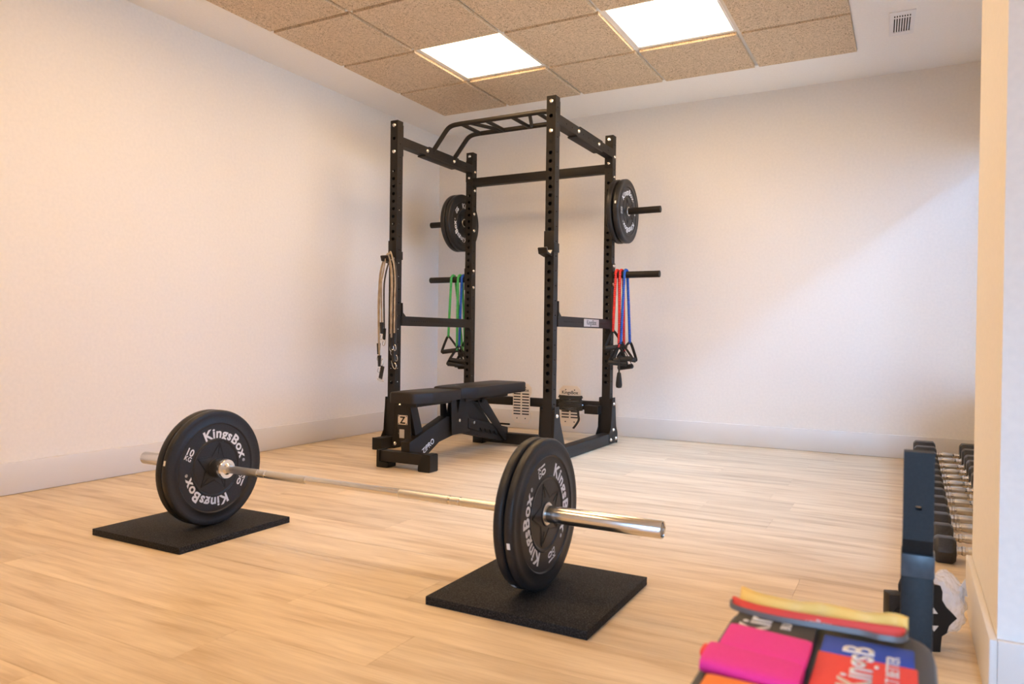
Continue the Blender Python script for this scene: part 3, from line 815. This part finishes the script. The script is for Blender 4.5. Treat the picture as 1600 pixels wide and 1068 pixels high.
# seat pad and back pad: tapered slabs
def pad(name, pts, z0, z1, parent=bn):
    bm = bmesh.new(); P = [(x - BO.x, y - BO.y) for x, y in pts]
    n_ = len(P); lay = []
    cx = sum(p[0] for p in P) / n_; cy = sum(p[1] for p in P) / n_
    for z, k in ((z0, .985), (z0 + .006, 1), (z1 - .010, 1), (z1 - .003, .985), (z1, .955)):
        lay.append([bm.verts.new((cx + (x - cx) * (k if abs(k - 1) < 1e-6 else 1 - (1 - k) * 1.4), cy + (y - cy) * (1 - (1 - k) * .5), z)) for x, y in P])
    for A, B in zip(lay, lay[1:]):
        for i in range(n_): bm.faces.new([A[i], A[(i + 1) % n_], B[(i + 1) % n_], B[i]])
    bm.faces.new(lay[0][::-1]); bm.faces.new(lay[-1])
    return mesh_obj(name, bm, VINYL, parent, smooth=True)
def rounded(pts, r, n=4):
    out = []; L_ = len(pts)
    for i in range(L_):
        p = Vector(pts[i]); a = (Vector(pts[i - 1]) - p); b_ = (Vector(pts[(i + 1) % L_]) - p)
        rr = min(r, a.length * .45, b_.length * .45)
        s, e_ = p + a.normalized() * rr, p + b_.normalized() * rr
        for k in range(n + 1):
            t_ = k / n; q = (1 - t_) ** 2 * s + 2 * t_ * (1 - t_) * p + t_ * t_ * e_; out.append((q.x, q.y))
    return out
pad('seat', rounded([(1.045, -2.03), (1.205, -2.03), (1.262, -1.90), (1.262, -1.60), (1.035, -1.60), (1.015, -1.90)], .02), .372, .432)
pad('back_pad', rounded([(1.035, -1.575), (1.235, -1.575), (1.285, -1.45), (1.285, -.80), (1.27, -.765), (1.03, -.765), (1.005, -.80), (1.005, -1.45)], .02), .372, .440)
box_obj('pad_badge', (bx(1.12), -1.46 - BO.y, .4402), (bx(1.16), -1.447 - BO.y, .4412), BOLT, bn)
# front foot
bprism('front_foot', [(-2.03, .035), (-1.965, .035), (-1.965, .095), (-2.03, .095)], .985, 1.325, bev=.003)
for a, c_ in ((.965, 1.045), (1.255, 1.337)):
    prism_obj('rubber_foot', rounded([(a, 0), (c_, 0), (c_, .098), (c_ - .05 if a > 1.1 else a, .099), (a, .032 if a > 1.1 else .099)] if a > 1.1 else [(a, 0), (c_, 0), (c_, .030), (a + .02, .034), (a + .02, .099), (a, .099)], .008, 3), -2.037 - BO.y, -1.960 - BO.y, 'y', BLACK2, bn).location.x = -BO.x
# spine: rising front tube, hub, falling rear tube
for o_ in (bprism('spine_tube', [(-2.00, .150), (-1.995, .060), (-1.82, .060), (-1.70, .120), (-1.50, .150), (-1.43, .165), (-1.43, .240), (-1.62, .265)], 1.110, 1.170),):
    pass
bprism('spine_tube', [(-1.50, .155), (-.86, .018), (-.86, .090), (-1.45, .225)], 1.112, 1.184)
for x_ in (1.184, 1.104):
    bprism('hub_plate', [(-1.59, .150), (-1.38, .150), (-1.38, .225), (-1.435, .30), (-1.45, .372), (-1.50, .372), (-1.525, .27), (-1.545, .372), (-1.60, .372)], x_, x_ + .005)
    bprism('notched_rail', [(-1.40, .235), (-.88, .125), (-.88, .085)] + sum([[(-.93 - .062 * k, .075 + .0125 * k), (-.945 - .062 * k, .098 + .0125 * k), (-.965 - .062 * k, .098 + .0125 * k), (-.97 - .062 * k, .078 + .0125 * k)] for k in range(6)], []) + [(-1.40, .17)], x_ + .004, x_ + .009)
    bprism('ladder_strut', [(-1.305, .345), (-1.255, .362), (-1.19, .335), (-.862, .035), (-.93, .035), (-1.27, .30)], x_ + .010, x_ + .016)
    bprism('back_bracket', [(-1.46, .372), (-1.14, .372), (-1.18, .34), (-1.34, .33), (-1.07, .145), (-1.12, .13), (-1.36, .19), (-1.44, .30)], x_ - .004 if x_ < 1.15 else x_ - .012, x_ + .001 if x_ < 1.15 else x_ - .007)
bprism('back_frame', [(-1.45, .345), (-.90, .345), (-.90, .372), (-1.45, .372)], 1.09, 1.20)
bprism('seat_frame', [(-1.98, .350), (-1.62, .350), (-1.62, .372), (-1.98, .372)], 1.09, 1.20)
bprism('seat_strut', [(-1.965, .36), (-1.900, .36), (-1.815, .130), (-1.890, .120)], 1.122, 1.146)
bprism('strut_box', [(-1.935, .14), (-1.86, .14), (-1.895, .235), (-1.945, .235)], 1.075, 1.121)
cyl_obj('pivot_pin', (bx(1.08), -1.27 - BO.y, .335), (bx(1.215), -1.27 - BO.y, .335), .010, BLACK2, bn, 14)
cyl_obj('pull_pin', (bx(1.16), -.95 - BO.y, .155), (bx(1.245), -.95 - BO.y, .155), .006, BLACK2, bn, 12)
for yy, zz in ((-1.36, .205), (-1.535, .235)): 
    cyl_obj('pivot_bolt', (bx(1.19), yy - BO.y, zz), (bx(1.21), yy - BO.y, zz), .010, BOLT, bn, 14)
# sign plates between the front struts
ys_ = -1.955
box_obj('sign_plate', (bx(1.056), ys_ - .004 - BO.y, .243), (bx(1.122), ys_ - .001 - BO.y, .297), PLATEM, bn, .0005)
text_obj('Z', .056, BLACK2, bn, (bx(1.089), ys_ - .0043 - BO.y, .250), (R(90), 0, 0), bold=.03)
bm = bmesh.new()
for a, z_ in ((1.061, .248), (1.117, .248), (1.061, .292), (1.117, .292)): cyl(bm, (bx(a), ys_ - .0046 - BO.y, z_), (bx(a), ys_ - .0038 - BO.y, z_), .0032, None, 10)
mesh_obj('sign_screw', bm, BLACK2, bn)['kind'] = 'stuff'
prism_obj('sign_mount', [(bx(1.035), .352), (bx(1.135), .352), (bx(1.150), .135), (bx(1.075), .135), (bx(1.045), .24)], ys_ - BO.y, ys_ + .004 - BO.y, 'y', BLACK, bn)
box_obj('sticker', (bx(1.066), ys_ - .002 - BO.y, .165), (bx(1.100), ys_ - .0005 - BO.y, .215), mat('grey_sticker', (.45, .42, .38), .6), bn)
sl = math.atan2(.060, .12)
tx = text_obj('ZIPRO', .046, WHITE, bn, (bx(1.1705), -1.868 - BO.y, .0655), (0, 0, 0), align='l', bold=.015, sx=1.0)
tx.rotation_euler = (Matrix.Rotation(R(90), 3, 'Z') @ Matrix.Rotation(R(90), 3, 'X') @ Matrix.Rotation(sl, 3, 'Z')).to_euler()
# rear foot
bprism('rear_foot', [(-.905, .012), (-.845, .012), (-.845, .085), (-.905, .085)], .945, 1.415, bev=.003)
for a in (.925, 1.36): box_obj('rubber_foot', (bx(a), -.912 - BO.y, 0), (bx(a + .08), -.838 - BO.y, .05), BLACK2, bn, .004)

# ------------------------------------------------------------------ hex dumbbells on the floor along the right
HEXM = noise_mat('hex_rubber', (.018, .019, .023), (.030, .031, .036), 150, .40, .1, dist=.0005)
ys = [-.235, -.44, -.66, -.83, -1.005, -1.175, -1.33, -1.48, -1.62, -1.785, -1.94, -2.08, -2.255, -2.43]
# two of a kind side by side: seven sizes
XH = 3.800
ord_ = ['farthest from the camera, by the back wall', 'second from the back wall', 'third from the back wall', 'fourth from the back wall', 'fifth from the back wall', 'sixth from the back wall', 'seventh from the back wall',
        'seventh from the near end of the row', 'sixth from the near end of the row', 'fifth from the near end of the row', 'fourth from the near end of the row', 'third from the near end of the row', 'second from the near end of the row', 'nearest the camera, its square-ended head in full view']
szs = ['largest', 'largest', 'large', 'large', 'large', 'large', 'medium', 'medium', 'medium', 'medium', 'small', 'small', 'small', 'smallest']
for i, y in enumerate(ys):
    r_ = .0745 - .0310 * i / 13; L_ = .118 - .050 * i / 13; hl = .125
    t = thing('hex_dumbbell', '%s black hex dumbbell with chrome handle, %s' % (szs[i], ord_[i]), 'dumbbell', (XH + hl / 2, y, r_), (0, 0, R(random.uniform(-1.5, 1.5))), 'hex dumbbells in a row on the floor by the right wall')
    for s in (-1, 1):
        bm = bmesh.new(); Rr = r_ / math.cos(math.pi / 6)
        rings = []
        for xx, k in ((hl / 2, .80), (hl / 2 + .006, .90), (hl / 2 + .012, 1), (hl / 2 + L_ - .012, 1), (hl / 2 + L_, .82)):
            rings.append([bm.verts.new((s * xx, Rr * k * math.cos(R(60 * q)) , Rr * k * math.sin(R(60 * q)))) for q in range(6)])
        for A, B in zip(rings, rings[1:]):
            for q in range(6): bm.faces.new([A[q], A[(q + 1) % 6], B[(q + 1) % 6], B[q]])
        bm.faces.new(rings[0]); bm.faces.new(rings[-1])
        bmesh.ops.recalc_face_normals(bm, faces=bm.faces[:])
        bmesh.ops.bevel(bm, geom=bm.edges[:], offset=.0035, segments=2, affect='EDGES', profile=.5)
        mesh_obj('head', bm, HEXM, t, smooth=True)
    bm = bmesh.new(); a = hl / 2
    lathe(bm, [(.0001, -a), (.019, -a), (.019, -a + .004), (.013, -a + .006), (.013, -a + .016), (.016, -a + .018), (.016, -a + .026), (.0135, -a + .028), (.0155, -.018), (.0165, 0), (.0155, .018), (.0135, a - .028), (.016, a - .026), (.016, a - .018), (.013, a - .016), (.013, a - .006), (.019, a - .004), (.019, a), (.0001, a)], 20, 'x')
    mesh_obj('handle', bm, CHROME, t, smooth=True)
    bm = bmesh.new(); lathe(bm, [(.0139, -.030), (.0160, -.018), (.0169, 0), (.0160, .018), (.0139, .030)], 20, 'x'); mesh_obj('knurled_grip', bm, SATIN, t, smooth=True)

# ------------------------------------------------------------------ black scalloped stand with bubble wrap behind
t = thing('plastic_stand', 'black scalloped plastic stand on the floor beside the near baseboard', 'stand', (3.688, -3.315, 0), (0, 0, R(22)))
half = [(.0, .165), (.018, .158), (.024, .166), (.038, .163), (.043, .148), (.041, .128), (.052, .110), (.066, .098), (.078, .085), (.066, .074), (.058, .066), (.055, .048), (.042, .040), (.040, .0), (.018, .0), (.018, .022), (.0, .024)]
pts = half + [(-x_, z_) for x_, z_ in half[::-1][1:-1]]
prism_obj('front_panel', pts[::-1], 0, .008, 'y', BLACK2, t, .001)
prism_obj('rear_panel', pts[::-1], .040, .048, 'y', BLACK2, t, .001)
box_obj('side_block', (-.080, .004, .07), (-.045, .044, .135), BLACK, t, .003)
box_obj('spacer', (-.03, .008, .055), (.03, .040, .075), BLACK2, t); box_obj('spacer', (-.02, .008, .13), (.02, .040, .145), BLACK2, t)
CUTOUT = mat('pale_gap', (.62, .52, .42), .4)  # pale triangles laid on the panel stand for its cutouts
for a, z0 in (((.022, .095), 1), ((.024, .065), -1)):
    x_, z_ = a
    prism_obj('cutout_edge', [(x_ - .010, z_), (x_ + .010, z_), (x_, z_ + .014 * z0)], -.0012, .0, 'y', CUTOUT, t)
def wrap_mat():
    m = mat('bubble_wrap', (.85, .84, .84), .22); n, l, b_ = nodes(m)
    b_.inputs['Alpha'].default_value = .42
    vo = n.new('ShaderNodeTexVoronoi'); vo.inputs['Scale'].default_value = 75; tcn = n.new('ShaderNodeTexCoord'); l.new(tcn.outputs['Object'], vo.inputs['Vector'])
    bp = n.new('ShaderNodeBump'); bp.inputs['Strength'].default_value = .9; bp.inputs['Distance'].default_value = .006; bp.invert = True
    l.new(vo.outputs['Distance'], bp.inputs['Height']); l.new(bp.outputs[0], b_.inputs['Normal']); return m
bm = bmesh.new(); bmesh.ops.create_icosphere(bm, subdivisions=4, radius=1)
for v_ in bm.verts:
    p = v_.co
    k = 1 + .10 * math.sin(5 * p.x + 3 * p.z) * math.cos(4 * p.y + 2) + .05 * math.sin(13 * p.z + 9 * p.x) + .03 * math.sin(23 * p.y + 17 * p.x)
    v_.co = Vector((p.x * .072 * k, p.y * .042 * k, max(p.z * .082 * k, -.079)))
wrap = mesh_obj('bubble_wrap', bm, wrap_mat(), None, smooth=True); wrap.location = (3.722, -3.175, .080); wrap.rotation_euler = (0, 0, R(28))
tag(wrap, 'crumpled clear bubble wrap bundle on the floor behind the black plastic stand', 'bubble wrap')
bm = bmesh.new()
for k, (dx, dz, sc_) in enumerate(((-.075, .062, 1), (.052, .05, 1.1), (.05, .03, .8))):
    prism(bm, [(dx, dz), (dx + .018 * sc_, dz - .03), (dx + .03 * sc_ * (1 if dx < 0 else -.2), dz - .01), (dx + (-.02 if dx < 0 else .012), dz + .018)], -.01, -.009, 'y')
mesh_obj('loose_flap', bm, WHITEP, wrap)

# ------------------------------------------------------------------ near bench with bands on it
nb = thing('padded_bench', 'black padded bench at the near right corner with exercise bands laid on it', 'bench', (3.560, -4.70, 0))
NO = Vector((3.56, -4.70)); ZP = .400
DV = noise_mat('dark_vinyl_near', (.030, .029, .031), (.040, .039, .041), 300, .40, .15, dist=.0004)
bm = bmesh.new()
out = rounded([(3.442, -5.06), (3.678, -5.06), (3.678, -4.338), (3.442, -4.338)], .065, 8)
lay = []
for z, g in ((ZP - .055, .006), (ZP - .049, 0), (ZP - .014, 0), (ZP - .004, .003), (ZP, .012)):
    ring = []
    for x_, y_ in out:
        dx = x_ - 3.56; dy = y_ + 4.70
        ring.append(bm.verts.new((dx - math.copysign(min(g, abs(dx)), dx), dy - math.copysign(min(g, abs(dy)), dy), z)))
    lay.append(ring)
for A, B in zip(lay, lay[1:]):
    for i in range(len(A)): bm.faces.new([A[i], A[(i + 1) % len(A)], B[(i + 1) % len(A)], B[i]])
bm.faces.new(lay[0][::-1]); bm.faces.new(lay[-1])
mesh_obj('pad', bm, DV, nb, smooth=True)
PB = noise_mat('dark_grey_coat', (.015, .017, .019), (.021, .024, .027), 200, .5, .1, dist=.0004, spec=.25)
box_obj('pad_frame', (-.05, -.30, ZP - .085), (.05, .30, ZP - .056), PB, nb, .002)
box_obj('spine_tube', (.070, -.40, .035), (.120, .78, .085), PB, nb, .003)
box_obj('floor_foot', (-.16, -.42, 0), (.16, -.36, .035), PB, nb, .003)
box_obj('floor_foot', (-.10, .70, 0), (.20, .76, .035), PB, nb, .003)
box_obj('pad_leg', (-.03, -.32, .06), (.03, -.26, ZP - .086), PB, nb, .003); box_obj('leg_link', (-.03, -.31, .045), (.08, -.27, .075), PB, nb, .003)
box_obj('pad_leg', (-.03, .18, .06), (.03, .24, ZP - .086), PB, nb, .003); box_obj('leg_link', (-.03, .19, .045), (.08, .23, .075), PB, nb, .003)
# upright at the far end of it: lower sleeve, kink, upper bar with a pin hole
ux, uy = 3.6625 - NO.x, -3.985 - NO.y
bm = bmesh.new(); box(bm, (ux - .0245, uy + .012, .080), (ux + .0245, uy + .062, .405), .003); mesh_obj('post_sleeve', bm, PB, nb, smooth=True)
bm = bmesh.new(); prism(bm, [(uy + .012, .405), (uy + .062, .405), (uy + .040, .433), (uy - .010, .433)], ux - .023, ux + .023, 'x'); mesh_obj('post_joint', bm, PB, nb)
up = perf_tube('post_bar', .146, .0455, .03, [.053], .0052, [], .004, PB, nb); up.location = (ux - .02275, uy - .010, .433)
bm = bmesh.new(); box(bm, (ux - .0245, uy + .009, .365), (ux + .0260, uy + .065, .404), .003); mesh_obj('post_collar', bm, noise_mat('blue_grey_daylit', (.030, .040, .052), (.07, .09, .11), 40, .4), nb, smooth=True)  # bluish daylight on the collar is put into its lighter colour

# bands on the pad
def wavy_slab(name, x0, x1, y0, y1, th, m, lab=None, cat=None, parent=None, z=ZP, r=.4, wob=.0, skew=0):
    """soft fabric roll: rounded rectangle cross-section along x"""
    bm = bmesh.new(); n_ = 14; secs = []
    N = 16
    for i in range(N + 1):
        f = i / N; xx = x0 + (x1 - x0) * f; ring = []
        sh = .93 if i in (0, N) else 1
        for k in range(24):
            a = 2 * math.pi * k / 24; c_, s_ = math.cos(a), math.sin(a)
            u = math.copysign(abs(c_) ** r, c_) * (y1 - y0) / 2 * sh; v_ = math.copysign(abs(s_) ** .75, s_) * th / 2 * sh
            yy = (y0 + y1) / 2 + u + skew * (f - .5) + wob * math.sin(6 * f + k)
            ring.append(bm.verts.new((xx, yy, z + th / 2 + v_ + wob * .5 * math.sin(9 * f + u * 60))))
        secs.append(ring)
    for A, B in zip(secs, secs[1:]):
        for i in range(24): bm.faces.new([A[i], A[(i + 1) % 24], B[(i + 1) % 24], B[i]])
    bm.faces.new(secs[0][::-1]); bm.faces.new(secs[-1])
    o = mesh_obj(name, bm, m, parent, smooth=True)
    if lab: tag(o, lab, cat)
    return o
PINK = noise_mat('pink_fabric', (.74, .014, .24), (.84, .03, .33), 900, .65, .4, dist=.0006)
BLKF = noise_mat('charcoal_fabric', (.030, .028, .027), (.045, .042, .040), 900, .6, .4, dist=.0005)
REDF = noise_mat('coral_red_fabric', (.78, .045, .038), (.88, .075, .06), 900, .65, .3, dist=.0005); BLUF = noise_mat('royal_blue_fabric', (.008, .045, .36), (.012, .07, .48), 900, .6, .3, dist=.0005)
# charcoal band set
t = thing('fabric_band', 'charcoal fabric band with white letters, mostly hidden under the pink bands', 'exercise band', (3.504, -4.42, ZP))
box_obj('band_body', (-.050, -.12, .0005), (.046, .045, .009), BLKF, t, .002)
text_obj('Kin', .050, WHITE, t, (-.006, -.048, .0092), (0, 0, R(90)), align='l', bold=.02, sx=1.0)
text_obj('BU', .017, WHITE, t, (.018, -.018, .0092), (0, 0, R(90)), align='l', bold=.012)
# pink bands: two rolls
t = thing('fabric_band', 'bright pink folded fabric band, the rear one nearer the charcoal band', 'exercise band', (0, 0, 0), group='pink fabric bands on the near bench')
wavy_slab('band_fold', 3.459, 3.552, -4.548, -4.473, .010, PINK, parent=t, z=ZP + .0095, skew=-.012)
t = thing('fabric_band', 'bright pink folded fabric band, the front one nearer the frame edge', 'exercise band', (0, 0, 0), group='pink fabric bands on the near bench')
wavy_slab('band_fold', 3.449, 3.551, -4.598, -4.535, .018, PINK, parent=t, z=ZP + .0005, skew=-.012)
wavy_slab('band_tab', 3.442, 3.452, -4.560, -4.535, .008, REDF, parent=t, z=ZP + .006)
# red / blue band
t = thing('fabric_band', 'coral red and blue fabric band with large white letters at the right of the pad', 'exercise band', (3.606, -4.50, ZP))
box_obj('red_layer', (-.049, -.16, .0005), (.052, .028, .006), REDF, t, .002)
box_obj('blue_layer', (-.047, .026, .0005), (.049, .080, .0065), BLUF, t, .002)
text_obj('KingsB', .046, WHITE, t, (.008, -.058, .0067), (0, 0, R(90)), align='l', bold=.018, sx=.95)
text_obj('BUILT BETTER', .0185, WHITE, t, (.034, -.058, .0067), (0, 0, R(90)), align='l', bold=.012, sx=.92)
# loop bands standing behind
YEL = mat('yellow_latex', (.92, .62, .17), .42); CRL = mat('coral_latex', (.82, .07, .05), .42); GRY = mat('grey_latex', (.14, .13, .13), .45); DKL = mat('dark_latex', (.02, .02, .022), .45)
def loop_band(lab, front, back, h, tk, m, z0, lean, name='loop_band'):
    pts = front + back[::-1]
    P = smooth_path([(x_, y_, z0) for x_, y_ in pts], 7, True)
    bm = bmesh.new(); up = Vector((0, lean, 1)).normalized(); n_ = len(P); rings = []
    for i in range(n_):
        d = (P[(i + 1) % n_] - P[i - 1]).normalized(); a = d.cross(up).normalized()
        rings.append([bm.verts.new(P[i] + a * u + up * v_) for u, v_ in ((-tk, 0), (tk, 0), (tk, h), (-tk, h))])
    for k in range(n_):
        A, B = rings[k], rings[(k + 1) % n_]
        for i in range(4): bm.faces.new([A[i], A[(i + 1) % 4], B[(i + 1) % 4], B[i]])
    return tag(mesh_obj(name, bm, m, None, smooth=True), lab, 'exercise band')
loop_band('yellow rubber loop band lying along the back edge of the near pad', [(3.452, -4.368), (3.475, -4.386), (3.52, -4.392), (3.555, -4.380), (3.60, -4.388), (3.632, -4.376), (3.645, -4.378)],
          [(3.450, -4.360), (3.475, -4.376), (3.52, -4.382), (3.555, -4.372), (3.60, -4.380), (3.630, -4.366), (3.646, -4.370)], .0255, .0013, YEL, ZP + .0015, .5)
lb = loop_band('coral red rubber loop band with white print in front of the yellow one', [(3.446, -4.388), (3.47, -4.406), (3.52, -4.409), (3.57, -4.404), (3.61, -4.400), (3.640, -4.396)],
          [(3.444, -4.381), (3.47, -4.396), (3.52, -4.400), (3.57, -4.397), (3.61, -4.392), (3.642, -4.388)], .0100, .0013, CRL, ZP + .0092, .6)
text_obj('KingsBox', .011, WHITE, lb, (3.545, -4.4083, ZP + .0100), (R(58), 0, R(3)), bold=.01, thick=.0003)
loop_band('dark grey rubber loop band under the coral one, bowed open at its right end', [(3.448, -4.402), (3.50, -4.415), (3.56, -4.412), (3.60, -4.410), (3.62, -4.414), (3.643, -4.408)],
          [(3.446, -4.378), (3.50, -4.394), (3.56, -4.392), (3.60, -4.388), (3.62, -4.380), (3.645, -4.378)], .0065, .0014, GRY, ZP + .0092, .3)
wavy_slab('fabric_band', 3.462, 3.54, -4.66, -4.603, .012, mat('orange_fabric', (.9, .22, .02), .6), 'small orange band at the bottom edge in front of the pink bands', 'exercise band', z=ZP + .0005)
